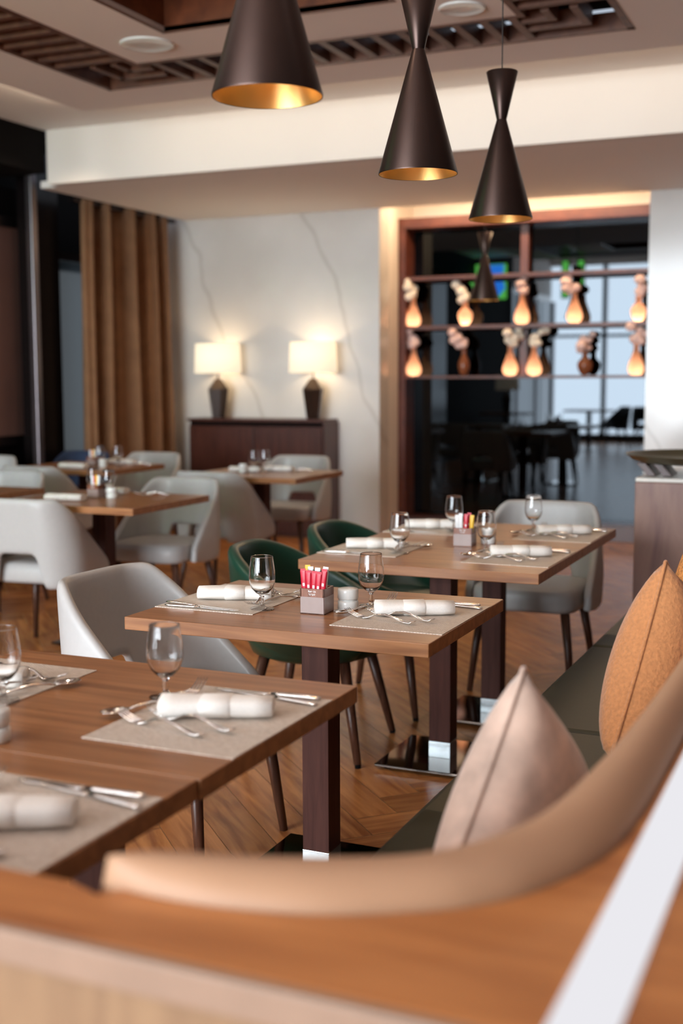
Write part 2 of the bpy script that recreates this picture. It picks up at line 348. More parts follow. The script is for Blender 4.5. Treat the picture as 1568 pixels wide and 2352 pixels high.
# deep central coffer
cf = empty('ceiling_coffer', ((KX0+KX1)/2, (KY0+KY1)/2, ZP), 0, 'deep rectangular ceiling recess lined in reddish dark wood', 'ceiling recess')
hx, hy = (KX1-KX0)/2, (KY1-KY0)/2
b2 = MB(); b2.box(-hx-.02, hx+.02, hy, hy+.02, -.003, .40); b2.box(-hx-.02, hx+.02, -hy-.02, -hy, -.003, .40); b2.box(-hx-.02, -hx, -hy, hy, -.003, .40); b2.box(hx, hx+.02, -hy, hy, -.003, .40)
b2.build('lining', M['coffer'], cf); b2 = MB(); b2.box(-hx, hx, -hy, hy, .38, .40); b2.build('top_panel', M['rim_ceiling'], cf)
for k, (x, y, r, lb) in enumerate(((-3.54, 5.55, .14, 'round white ceiling speaker left of the largest pendant'), (-1.854, 5.64, .11, 'round white ceiling speaker right of the middle pendant'))):
    b2 = MB(); b2.lathe([(r, 0), (r, -.006), (r*.96, -.010), (r*.92, -.007), (r*.3, -.008), (.001, -.008)], 40)
    o = b2.build('ceiling_speaker', M['tag'] if 0 else M['cream'], None, True, loc=(x, y, ZP)); tag(o, lb, 'ceiling speaker', 'ceiling speakers')
# beam and soffit
struct(bx('trim_beam', M['wall'], -5.60, 2.6, YB, YB+.12, ZS, ZC+.03, bevel=.004))
struct(bx('ceiling_soffit', M['rim_ceiling'], -5.75, 2.6, YB+.12, 9.60, ZS, ZS+.05)); struct(bx('ceiling_niche', M['rim_ceiling'], -6.0, 2.6, 9.584, 10.4, 2.98, 3.03)); struct(bx('trim_soffit_lip', M['rim_ceiling'], -5.9, 2.6, 9.584, 9.60, ZS+.05, 2.98))
struct(bx('ceiling_bulkhead', M['black'], -6.6, -5.615, 2.6, YB, 2.86, ZC-.001))
# dark glazed left wall seen past the columns
lw = struct(bx('trim_column_dark', M['darkgloss'], -6.20, -6.05, 7.80, 8.12, 0, ZS+.35))
struct(bx('trim_post_bronze', M['post'], -5.84, -5.78, 7.44, 7.51, 0, 2.95, bevel=.01))
struct(bx('trim_panel_frame', M['darkgloss'], -6.4, -6.3, 2, 8.2, 0, 2.86))
p_ = empty('wall_panel', (-6.3, 7.42, 0), 0, 'large mauve bronze panel with dark frame at far left wall', 'wall panel')
b2 = MB(); b2.box(0, .02, -2.2, .52, .92, 2.55); b2.build('panel', M['panel'], p_); b2 = MB()
b2.box(0, .05, -2.3, .60, .84, .92); b2.box(0, .05, -2.3, .60, 2.55, 2.63); b2.box(0, .05, .52, .60, .92, 2.55); b2.build('frame', M['bronze'], p_, bevel=.005)
wn = struct(bx('window_4', M['tint'], -6.32, -6.28, 8.35, 9.35, .3, 2.35))
struct(bx('trim_window_frame', M['bronze'], -6.34, -6.24, 8.28, 8.34, 0, 2.8)); struct(bx('trim_window_bar', M['bronze'], -6.34, -6.24, 8.35, 9.4, 2.35, 2.42))
area('window_daylight_left', (-6.05, 8.85, 1.5), (PI/2, 0, PI/2), .6, 1.6, 2.0, DAY)  # added lamp inside the room, brightens the tinted pane

# curtain
P = []
ys, ye = 8.10, 9.40; N = 150
for i in range(N+1):
    t = i/N; y = ys+(ye-ys)*t
    ph = t*2*PI*4.6 + .9*math.sin(t*7); dx = .075*math.sin(ph)+.022*math.sin(2.7*ph+1)
    col = []
    for k in range(9):
        z = .01+(ZS+.0-.01)*k/8; sp = 1+.10*(1-k/8)
        col.append((-5.83+dx*(1+.35*(1-k/8)), 8.75+(y-8.75)*sp+.01*math.sin(ph*.5+k*.6), z))
    P.append(col)
b2 = MB(); b2.grid(P); cu = empty('curtain', (0, 0, 0), 0, 'floor length brown curtain hanging in folds beside the marble wall', 'curtain')
b2.build('curtain_fabric', M['curtain'], cu, True, solid=.006)
b2 = MB(); b2.box(-5.86, -5.80, 8.0, 9.5, ZS-.03, ZS); b2.build('curtain_track', M['bronze'], cu)

# ------------------------------------------------------------------ mirror niche with shelves
YM = 10.02
niche = empty('mirror_shelf_unit', (-2.75, YM, 0), 0, 'tall smoked mirror in a reddish walnut frame with narrow display shelves', 'mirror')
def nb(name, mat, x0, x1, y0, y1, z0, z1, bevel=.003): b2 = MB(); b2.box(x0+2.75, x1+2.75, y0-YM, y1-YM, z0, z1); return b2.build(name, mat, niche, bevel=bevel)
nb('mirror_glass', M['mirror'], -3.80, -1.632, 10.25, 10.27, .14, 2.66, 0)
nb('back_board', M['black'], -3.86, -1.632, 10.28, 10.38, 0, 2.72, 0)
nb('header', M['frame'], -3.862, -1.634, YM, 10.27, 2.655, 2.745)
nb('side_frame', M['frame'], -3.862, -3.795, YM, 10.27, .0, 2.655)
nb('side_frame', M['frame'], -1.70, -1.634, YM, 10.27, .0, 2.655)
nb('base_board', M['darkwood'], -3.795, -1.70, YM, 10.27, 0, .14)
shz = (2.225, 1.80, 1.37)
for z in shz: nb('shelf', M['frame'], -3.795, -1.70, YM+.01, 10.245, z-.018 if z > 1.4 else z-.012, z+.016 if z > 1.4 else z+.012)
nb('divider', M['frame'], -2.805, -2.735, 10.165, 10.245, 1.37+.012, 2.655)
# vases
teardrop = [(.030, 0), (.052, .008), (.066, .035), (.068, .06), (.058, .10), (.040, .145), (.026, .185), (.020, .215), (.022, .24), (.024, .245)]
amphora = [(.022, 0), (.034, .006), (.058, .045), (.066, .085), (.060, .112), (.036, .135), (.024, .15), (.022, .18), (.030, .20)]
slim = [(.022, 0), (.034, .01), (.048, .06), (.052, .10), (.040, .14), (.022, .175), (.019, .215), (.026, .235)]
def vase_proto(prof, mat):
    t = empty('vase', (0, 0, -20)); b2 = MB(); b2.lathe(prof, 28, cap1=False); b2.build('vase_body', mat, t, True, sub=1)
    return t
protos = {'t': vase_proto(teardrop, M['vase']), 'a': vase_proto(amphora, M['vase']), 's': vase_proto(slim, M['brownvase']), 'b': vase_proto(amphora, M['brownvase'])}
vx = [(-3.745, 0, 't', 1, 'leftmost'), (-3.268, 0, 'a', 1, 'second from left'), (-2.765, 0, 't', 0, 'middle'), (-2.315, 0, 't', 0, 'fourth from left'), (-1.79, 0, 'a', 0, 'rightmost'),
      (-3.74, 1, 't', 0, 'leftmost'), (-3.276, 1, 's', 0, 'second from left'), (-2.862, 1, 't', 1, 'just left of the divider'), (-2.655, 1, 't', 1, 'just right of the divider'), (-2.22, 1, 'b', 0, 'fifth from left'), (-1.80, 1, 't', 0, 'rightmost')]
used = set()
for k, (x, row, kd, fm, where) in enumerate(vx):
    zz = (shz[1]+.016, shz[2]+.012)[row]; rown = ('upper', 'lower')[row]; yv = 10.09
    desc = {'t': 'teardrop amber vase lit from below', 'a': 'round shouldered amber vase lit from below', 's': 'slim unlit brown vase', 'b': 'unlit brown amphora vase'}[kd]
    lab = '%s, %s on the %s mirror shelf' % (desc if 'divider' not in where else 'amber lit teardrop vase', where, rown)
    if kd in used: v = dup(protos[kd], (x, yv, zz), 0)
    else: v = protos[kd]; v.location = (x, yv, zz); used.add(kd)
    tag(v, lab, 'vase', 'vases on the mirror shelves')
    if kd in 'ta':
        point('vase_light', (x, yv, zz+.03), .40, (1, .72, .48), .012)
    h = {'t': .245, 'a': .20, 's': .235, 'b': .20}[kd]
    fs = empty('flower_spray', (x, yv, zz+h-.03), random.random()*6, '%s blossom spray in the vase %s on the %s mirror shelf' % (('pale pink', 'cream')[fm], where, rown), 'flowers', 'blossom sprays on the mirror shelves')
    b2 = MB(); rr = random.Random(k*5+1); sgn = 1 if rr.random() < .5 else -1; pts = [(0, 0, -.06)]; bl = MB()
    for q in range(6): pts.append((sgn*.012*q*(1 if rr.random() < .8 else -1), -.004*q, .030*q))
    b2.tube(pts, .003, 6); b2.build('stem', M['stem'], fs)
    for q in range(8):
        pp = pts[min(2+q % 5, 6)]
        bl.sphere((pp[0]+rr.uniform(-.045, .045), pp[1]+rr.uniform(-.025, .02), pp[2]+.02+rr.uniform(-.01, .015)), rr.uniform(.032, .048), .85, 8)
    bl.build('blossoms', M[('petal', 'petal2')[fm]], fs, True)

# ------------------------------------------------------------------ sideboard and lamps
sb = empty('sideboard', (-4.92, 9.42, 0), 0, 'dark walnut sideboard with shadow gap under its top, against the marble wall', 'sideboard')
def sbx(n, mat, x0, x1, y0, y1, z0, z1, bv=.003): b2 = MB(); b2.box(x0, x1, y0, y1, z0, z1); b2.build(n, mat, sb, bevel=bv)
sbx('body', M['darkwood'], -.655, .665, -.12, .155, .0, .955); sbx('recess', M['black'], -.64, .655, -.125, .15, .955, .99); sbx('top', M['darkwood'], -.665, .67, -.145, .158, .99, 1.016)
sbx('side_panel', M['darkwood'], .665, .68, -.145, .158, 0, .99)
for k in range(2): sbx('door', M['darkwood'], -.64+.65*k, .0+.65*k, -.14, -.121, .04, .94)
sbx('plinth', M['black'], -.65, .66, -.1, .15, 0, .04, 0)
def make_lamp(x, lb):
    t = empty('table_lamp', (x, 9.40, 1.016), .2, lb, 'table lamp', 'table lamps on the sideboard')
    prof = [(.058, 0), (.060, .01), (.094, .255), (.03, .345), (.012, .35)]
    b2 = MB(); b2.lathe(prof, 6); b2.build('lamp_base', M['lampbase'], t)
    b2 = MB(); b2.lathe([(.008, .345), (.008, .46)], 10); b2.build('neck', M['bronze'], t)
    b2 = MB(); b2.lathe([(.205, .395), (.195, .655)], 40, cap0=False, cap1=False); b2.build('lamp_shade', M['shade'], t, True, solid=.004)
    b2 = MB(); b2.sphere((0, 0, .5), .03, 1.2, 10); b2.build('bulb', emit('bulb_glow', (255, 220, 170), 6) if 'bulb_glow' not in bpy.data.materials else bpy.data.materials['bulb_glow'], t, True)
    return t
L1 = make_lamp(-5.33, 'lit table lamp with dark faceted base on the left of the sideboard')
L2 = dup(L1, (-4.40, 9.40, 1.016), .2+.5, 'lit table lamp with dark faceted base on the right of the sideboard')
for x in (-5.33, -4.40):
    point('lamp_light', (x, 9.40, 1.016+.52), 4, (1, .78, .5), .05)

# ------------------------------------------------------------------ pendants
ptop = [(.017, .336), (.054, .494)]
def make_pendant(x, y, z, lb):
    t = empty('pendant_lamp', (x, y, z), 0, lb, 'pendant lamp', 'bronze double cone pendants')
    b2 = MB(); b2.lathe([(.110, 0), (.1105, .004), (.017, .336)], 64, cap0=False, cap1=False); b2.build('lower_cone', M['shade_metal'], t, True)
    b2 = MB(); b2.lathe([(.1085, .0005), (.0155, .333)], 64, cap0=False, cap1=True); b2.build('gold_lining', M['gold'], t, True)
    b2 = MB(); b2.lathe([(.017, .336), (.054, .494), (.052, .496), (.004, .485)], 48, cap0=False); b2.build('upper_cone', M['shade_metal'], t, True)
    b2 = MB(); b2.lathe([(.0022, .484), (.0022, ZP-z)], 8); b2.build('cord', M['cord'], t)
    b2 = MB(); b2.sphere((0, 0, .17), .022, 1.2, 10); b2.build('bulb', bpy.data.materials['bulb_glow'], t, True)
    b2 = MB(); b2.lathe([(.045, ZP-z-.02), (.05, ZP-z)], 24); b2.build('canopy', M['shade_metal'], t, True)
    return t
pp = ((-1.125, 2.198, 1.923, 'largest and nearest bronze cone pendant, its top cut off by the frame'), (-1.19, 3.24, 1.932, 'middle bronze double cone pendant of the row'), (-1.215, 4.14, 1.915, 'bronze double cone pendant whole in view with thin cord'), (-2.681, 8.734, 1.936, 'small farthest bronze pendant before the mirror shelves'))
P1 = make_pendant(*pp[0])
for q in pp[1:]: dup(P1, q[:3], 0, q[3])
for q in pp: point('pendant_light', (q[0], q[1], q[2]+.13), 1.1, (1, .72, .4), .02)

# ------------------------------------------------------------------ tables
TL, TD, TH = .8448, .6245, .75
def make_table(name='dining_table'):
    t = empty(name, (0, 0, 0)); a, d = TL/2-.0008, TD/2-.0008
    b2 = MB(); b2.box(-a, a, -d, d, TH-.034, TH); b2.build('tabletop', M['table'], t, bevel=.002)
    b2 = MB(); b2.box(-.0395, .0395, -.0395, .0395, .078, TH-.04); col = b2.build('column', M['column'], t, bevel=.002)
    b2 = MB(); b2.box(-.0402, .0402, -.0402, .0402, .020, .078); b2.build('steel_sleeve', M['tag'], col, bevel=.001)
    b2 = MB(); b2.box(-.19, .19, -.19, .19, .010, .020); bp_ = b2.build('base_plate', M['plate'], t, bevel=.003)
    b2 = MB(); b2.box(-.17, .17, -.17, .17, TH-.042, TH-.034); b2.build('top_bracket', M['bronze'], t)
    for sx in (-1, 1):
        for sy in (-1, 1): b2 = MB(); b2.lathe([(.02, 0), (.02, .01)], 12, sx*.15, sy*.15); b2.build('foot', M['black'], bp_)
    return t
T0 = make_table()
T0.location = (-1.350, 2.9226, 0); tag(T0, 'walnut laminate table for two standing alone in the middle of the bench row', 'table', 'walnut laminate tables')
XC = -1.367; XA = -1.3535
tabs = [(XC, 4.002, 'nearer of the two joined walnut tables in the far foursome'), (XC, 4.6267, 'farther of the two joined walnut tables in the far foursome'),
        (XA, 1.8835, 'farther of the two joined walnut tables in the foreground'), (XA-.005, 1.259, 'nearer of the two joined walnut tables cut off by the partition')]
for x, y, lb in tabs: dup(T0, (x, y, 0), 0, lb)
FT = {'D': (-3.64, 5.20), 'F': (-3.66, 7.02), 'G': (-5.12, 7.12), 'E': (-4.73, 5.22)}
for k, lb in (('D', 'walnut table with white napkins among the grey chairs on the left'), ('F', 'walnut table in front of the sideboard'), ('G', 'walnut table before the brown curtain'), ('E', 'walnut table cut off by the left picture edge')):
    t = dup(T0, FT[k]+(0,), 0, lb); t.scale = (1, 1.17, 1)

# ------------------------------------------------------------------ chairs
def smooth(a, b, x): t = max(0, min(1, (x-a)/(b-a))); return t*t*(3-2*t)
def make_chair(mat, legm):
    """faces +Y; wrap-round back with an opening above the seat"""
    t = empty('dining_chair', (0, 0, 0))
    # plan path of the back: from right wing round the rear to the left wing
    hw, yr, yf, r = .262, -.245, .13, .15
    path = []
    for k in range(12): path.append((hw, yf+(yr+r-yf)*k/12, 0))
    for k in range(13): a = PI/2*k/12; path.append((hw-r+r*math.cos(a), yr+r-r*math.sin(a), 0))
    for k in range(1, 9): path.append((hw-r-(hw-r)*2*k/9, yr, 0))
    h = path[:25]; path = path + [(-x, y, 0) for x, y, _ in reversed(h)]
    P = []
    for x, y, _ in path:
        fwd = (y-yr)/(yf-yr)            # 0 rear, 1 wing front
        q_ = max(0, fwd-.10)/.90; zt = .80 - .37*(q_ if q_ > .1 else q_*q_/.2+.05*q_/.1*0) + (0 if q_ <= .1 else .37*.05)
        if fwd > .92: zt -= .02*((fwd-.92)/.08)**2
        zb = .352 + .02*smooth(.6, 1, fwd)
        notch = 1-smooth(.105, .135, abs(x)) if y < yr+.1 else 0
        zb = zb + (.525-zb)*notch
        col = []
        for k in range(10):
            f = k/9; z = zb+(zt-zb)*f
            lean = -.05*max(0, (z-.42))/.38; side = 1-.10*max(0, z-.5)/.3
            col.append((x*side*(1+.02*math.sin(f*PI)), y+lean, z))
        P.append(col)
    b2 = MB(); b2.grid(P); b2.build('backrest', mat, t, True, solid=.034, sub=1)
    # seat cushion
    ns = 36; prof = [(.02, .388, .80), (.0, .375, .9), (0, .372, .97), (0, .39, 1.0), (0, .43, 1.005), (0, .458, .985), (0, .470, .92), (0, .474, .7)]
    P = []
    for _, z, s in prof:
        ring = []
        for i in range(ns):
            a = 2*PI*i/ns; ex = .42
            cx, sy = math.cos(a), math.sin(a)
            ring.append((.232*s*math.copysign(abs(cx)**ex, cx)*(1+.03*sy), .02+.225*s*math.copysign(abs(sy)**ex, sy), z))
        P.append(ring)
    vs = [p for rg in P for p in rg]; fs = []
    for k in range(len(P)-1):
        for i in range(ns): j = (i+1) % ns; fs.append((k*ns+i, k*ns+j, (k+1)*ns+j, (k+1)*ns+i))
    fs.append(tuple(range(ns-1, -1, -1))); fs.append(tuple((len(P)-1)*ns+i for i in range(ns)))
    b2 = MB(); b2.add(vs, fs); b2.build('seat', mat, t, True)
    for sx in (-1, 1):
        for sy, a, c in ((1, .18, .225), (-1, -.15, -.235)):
            b2 = MB(); b2.tube([(sx*.18, a, .385), (sx*.205, (a+c)/2, .2), (sx*.225, c, .0)], [.021, .017, .0125], 14); b2.build('leg', legm, t, True)
    return t
ch = make_chair(M['leather'], M['leg'])
def put(o, x, y, rz, lb, grp): o.location = (x, y, 0); o.rotation_euler = (0, 0, rz); tag(o, lb, 'chair', grp); return o
GC = 'pale grey wrap back chairs'
put(ch, -1.83, 2.96, -PI/2-.06, 'pale leather chair at the left end of the middle single table', GC)
chairs = [(-3.79, 4.92, .10, 'large pale grey chair seen from behind at the left picture edge'),
          (-3.62, 5.74, PI, 'pale grey chair facing us beyond the napkin laid table on the left'),
          (-3.76, 6.72, .0, 'pale grey chair seen from behind in front of the sideboard table'),
          (-3.84, 7.76, PI, 'pale grey chair facing us between its table and the sideboard'),
          (-5.10, 6.70, .0, 'pale grey chair with its back to us at the curtain table'),
          (-5.08, 7.72, PI, 'pale chair facing us beyond the curtain table'),
          (-4.90, 5.82, PI, 'pale grey chair facing us behind the table at the left edge'),
          (-6.0, 6.95, PI+.2, 'pale chair farthest left, by the dark wall panel'),
          (-1.35, 5.19, PI, 'pale leather chair facing us at the far end of the foursome tables')]
for x, y, rz, lb in chairs: put(dup(ch, (x, y, 0), rz), x, y, rz, lb, GC)
nv = dup(ch, (-5.70, 7.68, 0), PI, 'small navy blue chair in front of the dark wall left of the curtain')
for o in list(bpy.data.objects):
    if o.parent == nv and o.name.startswith(('seat', 'backrest')):
        o.data = o.data.copy(); o.data.materials[0] = M['navy']
nv['category'] = 'chair'
if 'group' in nv: del nv['group']

def make_tub():
    t = empty('tub_chair', (0, 0, 0)); P = []
    n = 56
    for i in range(n+1):
        th = -145+290*i/n; a = math.radians(th-90)   # 0 = rear (-Y)
        q = abs(th)/145; zt = .755-.245*smooth(.12, 1, q)**1.0 - .03*smooth(.85, 1, q); ztop = zt
        col = []
        for k in range(12):
            f = k/11; z = .345+(ztop-.345)*f
            rr = .215+.085*math.sin(min(1, f*1.5)*PI/2)+.012*f
            if k == 0: rr = .17
            col.append((rr*math.cos(a)*1.02, rr*math.sin(a)*1.0-.02*f, z))
        P.append(col)
    b2 = MB(); b2.grid(P); b2.build('shell', M['green'], t, True, solid=.045, sub=1, off=-1)
    b2 = MB(); b2.lathe([(.10, .35), (.20, .352), (.245, .37), (.262, .41), (.262, .44), (.245, .465), (.18, .475), (.02, .478)], 40); b2.build('seat', M['green'], t, True)
    for sx in (-1, 1):
        for sy in (1, -1):
            b2 = MB(); b2.tube([(sx*.15, sy*.15, .37), (sx*.19, sy*.19, .18), (sx*.225, sy*.225, .012)], [.022, .018, .013], 14); lg = b2.build('leg', M['leg'], t, True)
            b2 = MB(); b2.lathe([(.011, 0), (.012, .014)], 12, sx*.226, sy*.226); b2.build('leg_cap', M['black'], lg)
    return t
tc_ = make_tub(); put(tc_, -1.86, 4.0, -PI/2+.10, 'dark green leather tub chair nearest, left of the far foursome tables', 'dark green tub chairs')
put(dup(tc_, (0, 0, 0)), -1.85, 4.66, -PI/2-.02, 'dark green leather tub chair behind its twin, left of the far foursome tables', 'dark green tub chairs')

# ------------------------------------------------------------------ bench along the right, with curved end
inner = [(-.286, 5.1), (-.286, 3.6), (-.286, 2.1), (-.291, 1.67), (-.303, 1.44), (-.317, 1.29), (-.343, 1.19), (-.385, 1.115), (-.441, 1.07), (-.538, 1.03), (-.617, 1.005), (-.652, .985), (-.664, .955)]
outer = [(-.219, 5.1), (-.219, 3.6), (-.219, 2.1), (-.217, 1.6), (-.219, 1.32), (-.236, 1.19), (-.275, 1.095), (-.312, 1.045), (-.356, 1.008), (-.44, .962), (-.53, .938), (-.60, .932), (-.645, .935)]
def dens(pl):
    out = []
    for k in range(len(pl)-1):
        p0, p1, p2, p3 = [Vector(pl[max(0, min(len(pl)-1, k+q))]) for q in (-1, 0, 1, 2)]
        for s in range(5):
            t = s/5; out.append(.5*((2*p1)+(p2-p0)*t+(2*p0-5*p1+4*p2-p3)*t*t+(3*p1-p0-3*p2+p3)*t**3))
    out.append(Vector(pl[-1])); return out
I_, O2 = dens(inner), dens(outer); P = []
for a, c in zip(I_, O2):
    mid = (a+c)/2; col = [(a.x, a.y, .36), (a.x, a.y, .84)]
    for k in range(1, 10):
        an = PI*k/10; q = mid+(a-mid)*math.cos(an); col.append((q.x, q.y, .872+.038*math.sin(an)-.0))
    col += [(c.x, c.y, .84), (c.x, c.y, .36)]; P.append(col)
e0 = Vector(P[-1][6][:2]); tip = P[-1]
P.append([(x+( -.012), y, z-.004 if z > .8 else z) for x, y, z in tip])
P.append([(e0.x-.022+(x-e0.x)*.3, e0.y+(y-e0.y)*.3, min(z, .86)) for x, y, z in tip])
bench = empty('banquette', (-.57, 3.0, 0), 0, 'long banquette with dark green seat and curved tan leather back beside the tables', 'banquette')
def bch(o): o.location = (.57, -3.0, 0); return o
b2 = MB(); b2.grid(P); bch(b2.build('backrest', M['tan'], bench, True))
seams = [1.02, 2.0, 3.05, 4.08, 5.08]
for k in range(4):
    b2 = MB(); y0, y1 = seams[k]+.002, seams[k+1]-.002; x1 = -.288 if k else -.30
    if k: b2.box(-.862, x1, y0, y1, .365, .45)
    else: b2.box(-.862, -.66, 1.02, y1, .365, .45); b2.box(-.66, x1, 1.12, y1, .365, .45)
    bch(b2.build('seat_cushion', M['seatgreen'], bench, False, bevel=.018, segs=3))
b2 = MB(); b2.box(-.82, -.30, 1.12, 5.08, 0.06, .365); bch(b2.build('base', M['black'], bench)); b2 = MB(); b2.box(-.78, -.32, 1.14, 5.06, 0, .06); bch(b2.build('plinth', M['bronze'], bench))

# partition: wood cap following the curve, LED diffuser, vertical face
part = empty('low_partition', (-.5, .85, 0), 0, 'low wooden partition in the foreground, grained cap wrapping behind the tan banquette back', 'partition')
def pch(o): o.location = (.5, -.85, 0); return o
ZCAP = .88
def prism(b, poly, z0, z1):
    n = len(poly); b.add([(x, y, z0) for x, y in poly]+[(x, y, z1) for x, y in poly], [tuple(range(n-1, -1, -1)), tuple(range(n, 2*n))]+[(i, (i+1) % n, n+(i+1) % n, n+i) for i in range(n)])
oc = [(p.x+.002, p.y-.002) for p in O2]
b2 = MB(); prism(b2, [(-.208, .835), (-.208, 5.1)] + [(min(x, -.212), y) for x, y in oc if x < -.2 and y > .9] + [(-.66, .915), (-.70, .930), (-1.7, .930), (-1.7, .835)], ZCAP-.03, ZCAP)
pch(b2.build('cap', M['capwood'], part, bevel=.0))
b2 = MB(); b2.box(-.156, .42, .835, 5.1, ZCAP-.03, ZCAP); pch(b2.build('cap', M['capwood'], part))
b2 = MB(); b2.box(-1.7, .42, .822, .835, ZCAP-.034, ZCAP-.001); pch(b2.build('edge_band', M['trim'], part, bevel=.002))
b2 = MB(); b2.box(-1.7, .42, .832, .90, 0, ZCAP-.03); pch(b2.build('face_panel', M['facewood'], part))
b2 = MB(); b2.box(-.20, .42, .90, 5.1, 0, ZCAP-.031); pch(b2.build('side_panel', M['facewood'], part))
b2 = MB(); b2.box(-.2075, -.1565, .836, 5.1, ZCAP-.02, ZCAP+.004); pch(b2.build('light_strip', M['led'], part))

# walnut service cabinet with tray on a stand
cb = empty('service_cabinet', (-.3, 5.75, 0), 0, 'walnut service cabinet with pale stone top beyond the banquette at the right edge', 'cabinet')
b2 = MB(); b2.box(-.655, .655, -.35, .35, 0, .905); b2.build('body', M['walnut'], cb, bevel=.004); b2 = MB(); b2.box(-.655, .655, -.35, .35, .905, .925); b2.build('stone_top', M['marbletop'], cb, bevel=.006)
ty = empty('serving_tray', (-.66, 5.62, .985), 0, 'shallow olive metal serving tray resting on a small folding stand', 'tray')
b2 = MB(); b2.lathe([(.30, 0.0), (.345, .012), (.372, .036), (.376, .038), (.366, .036), (.34, .020), (.29, .008), (.02, .008)], 48); b2.build('tray_dish', M['bowl'], ty, True)
st = empty('tray_stand', (-.66, 5.62, .925), 0, 'low crossed leg wooden stand under the olive tray', 'stand')
for sx in (-1, 1):
    for dx in (0, .07):
        b2 = MB(); b2.add([(sx*(.315-dx), -.09, .056), (sx*(.275-dx), -.09, .056), (sx*(.225-dx), -.09, 0), (sx*(.265-dx), -.09, 0), (sx*(.315-dx), .09, .056), (sx*(.275-dx), .09, .056), (sx*(.225-dx), .09, 0), (sx*(.265-dx), .09, 0)],
            [(0, 1, 2, 3), (7, 6, 5, 4), (0, 4, 5, 1), (1, 5, 6, 2), (2, 6, 7, 3), (3, 7, 4, 0)]); b2.build('leg', M['darkwood'], st, bevel=.002)
b2 = MB(); b2.box(-.315, .315, -.02, .02, .05, .06); b2.build('crossbar', M['darkwood'], st)

# ------------------------------------------------------------------ cushions
def cushion(name, T, e1, e2, s, th, mat, lb, sag=.06, clampz=.452, seam=None):
    """T = top near corner, e1 = unit vector along the top edge, e2 = unit vector down the near edge"""
    e1 = Vector(e1).normalized(); e2 = Vector(e2); e2 = (e2-e1*e2.dot(e1)).normalized(); nrm = e1.cross(e2).normalized(); T = Vector(T)
    n = 22; P = []; base = T+e1*s/2+e2*s/2
    root = empty(name, base, 0, lb, 'cushion', 'cushions on the banquette')
    def pt(u, v, sd):
        bul = ((1-u**2)*(1-v**2))**.42; k = 1-sag*(1-abs(u)**2.5)*abs(v)**2 ; k2 = 1-sag*(1-abs(v)**2.5)*abs(u)**2
        p = base+e1*(u*s/2*k2)+e2*(v*s/2*k)+nrm*(sd*th*bul)
        p.z = max(p.z, clampz + .0)
        return p-base
    b2 = MB()
    for sd in (1, -1):
        b2.grid([[pt(-1+2*i/n, -1+2*j/n, sd) for j in range(n+1)] for i in range(n+1)])
    o = b2.build('cover', mat, root, True)
    bm = bmesh.new(); bm.from_mesh(o.data); bmesh.ops.remove_doubles(bm, verts=bm.verts, dist=.0004); bmesh.ops.recalc_face_normals(bm, faces=bm.faces); bm.to_mesh(o.data); bm.free()
    pts = [pt(-1+2*i/n, -1, 1) for i in range(n)]+[pt(1, -1+2*i/n, 1) for i in range(n)]+[pt(1-2*i/n, 1, 1) for i in range(n)]+[pt(-1, 1-2*i/n, 1) for i in range(n+1)]
    b2 = MB(); b2.tube(pts, .0045, 8); b2.build('seam', seam or mat, root, True)
    return root
cushion('cushion', (-.470, 1.75, .930), (.06, .78, -.60), (-.16, -.55, -.80), .40, .088, M['velvet'], 'pale beige pink velvet cushion nearest, its pointed corner up')
cushion('cushion', (-.42, 2.786, .95), (.10, .86, -.42), (-.17, -.45, -.85), .47, .118, M['orange'], 'orange wool cushion leaning against the tan back, in the middle of the three')
cushion('cushion', (-.40, 3.30, 1.0), (.10, .88, -.40), (-.10, -.50, -.85), .50, .10, M['boucle'], 'ochre boucle cushion partly cut off by the right picture edge')

# ------------------------------------------------------------------ table setting pieces (local x runs from tip to handle end)
Z0 = -30
def proto_mat():
    b2 = MB(); b2.box(-.150, .150, -.196, .196, 0, .0016); return b2.build('placemat', M['mat'], None)
def proto_napkin():
    t = empty('napkin', (0, 0, Z0)); P = []
    def ring(x, k, ph=0):
        r = []
        for i in range(24):
            a = 2*PI*i/24; w_ = 1+.04*math.sin(3*a+ph)+.02*math.sin(30*x)
            cx, sz = math.cos(a), math.sin(a)
            r.append((x, .036*k*w_*math.copysign(abs(cx)**.8, cx), max(.0, .0185+.0185*k*w_*math.copysign(abs(sz)**.8, sz))))
        return r
    xs_ = [-.104, -.105, -.104, -.08, -.05, -.02, .01, .04, .07, .103, .104, .103]; ks = [.55, .85, 1, 1.02, 1.0, .97, .97, .98, .95, .9, .75, .5]
    P = [ring(x, k, x*20) for x, k in zip(xs_, ks)]
    def skin(P, cap=True):
        b3 = MB(); n = 24; vs = [p for rg in P for p in rg]; fs = []
        for k in range(len(P)-1):
            for i in range(n): j = (i+1) % n; fs.append((k*n+i, k*n+j, (k+1)*n+j, (k+1)*n+i))
        if cap: fs.append(tuple(range(n-1, -1, -1))); fs.append(tuple((len(P)-1)*n+i for i in range(n)))
        b3.add(vs, fs); return b3
    skin(P).build('roll', M['napkin'], t, True)
    B = [ring(x, k, .1) for x, k in ((-.030, .98), (-.029, 1.05), (.024, 1.06), (.027, .97))]
    skin(B, False).build('folded_band', M['napkin'], t, True)
    sp = MB(); pts = []
    for i in range(40): a = i*.42; r = .006+.00068*i; pts.append((-.1055, r*math.cos(a), .0185+r*.52*math.sin(a)))
    sp.tube(pts, .0011, 6); sp.build('rolled_edge', M['napkin'], t, True)
    return t
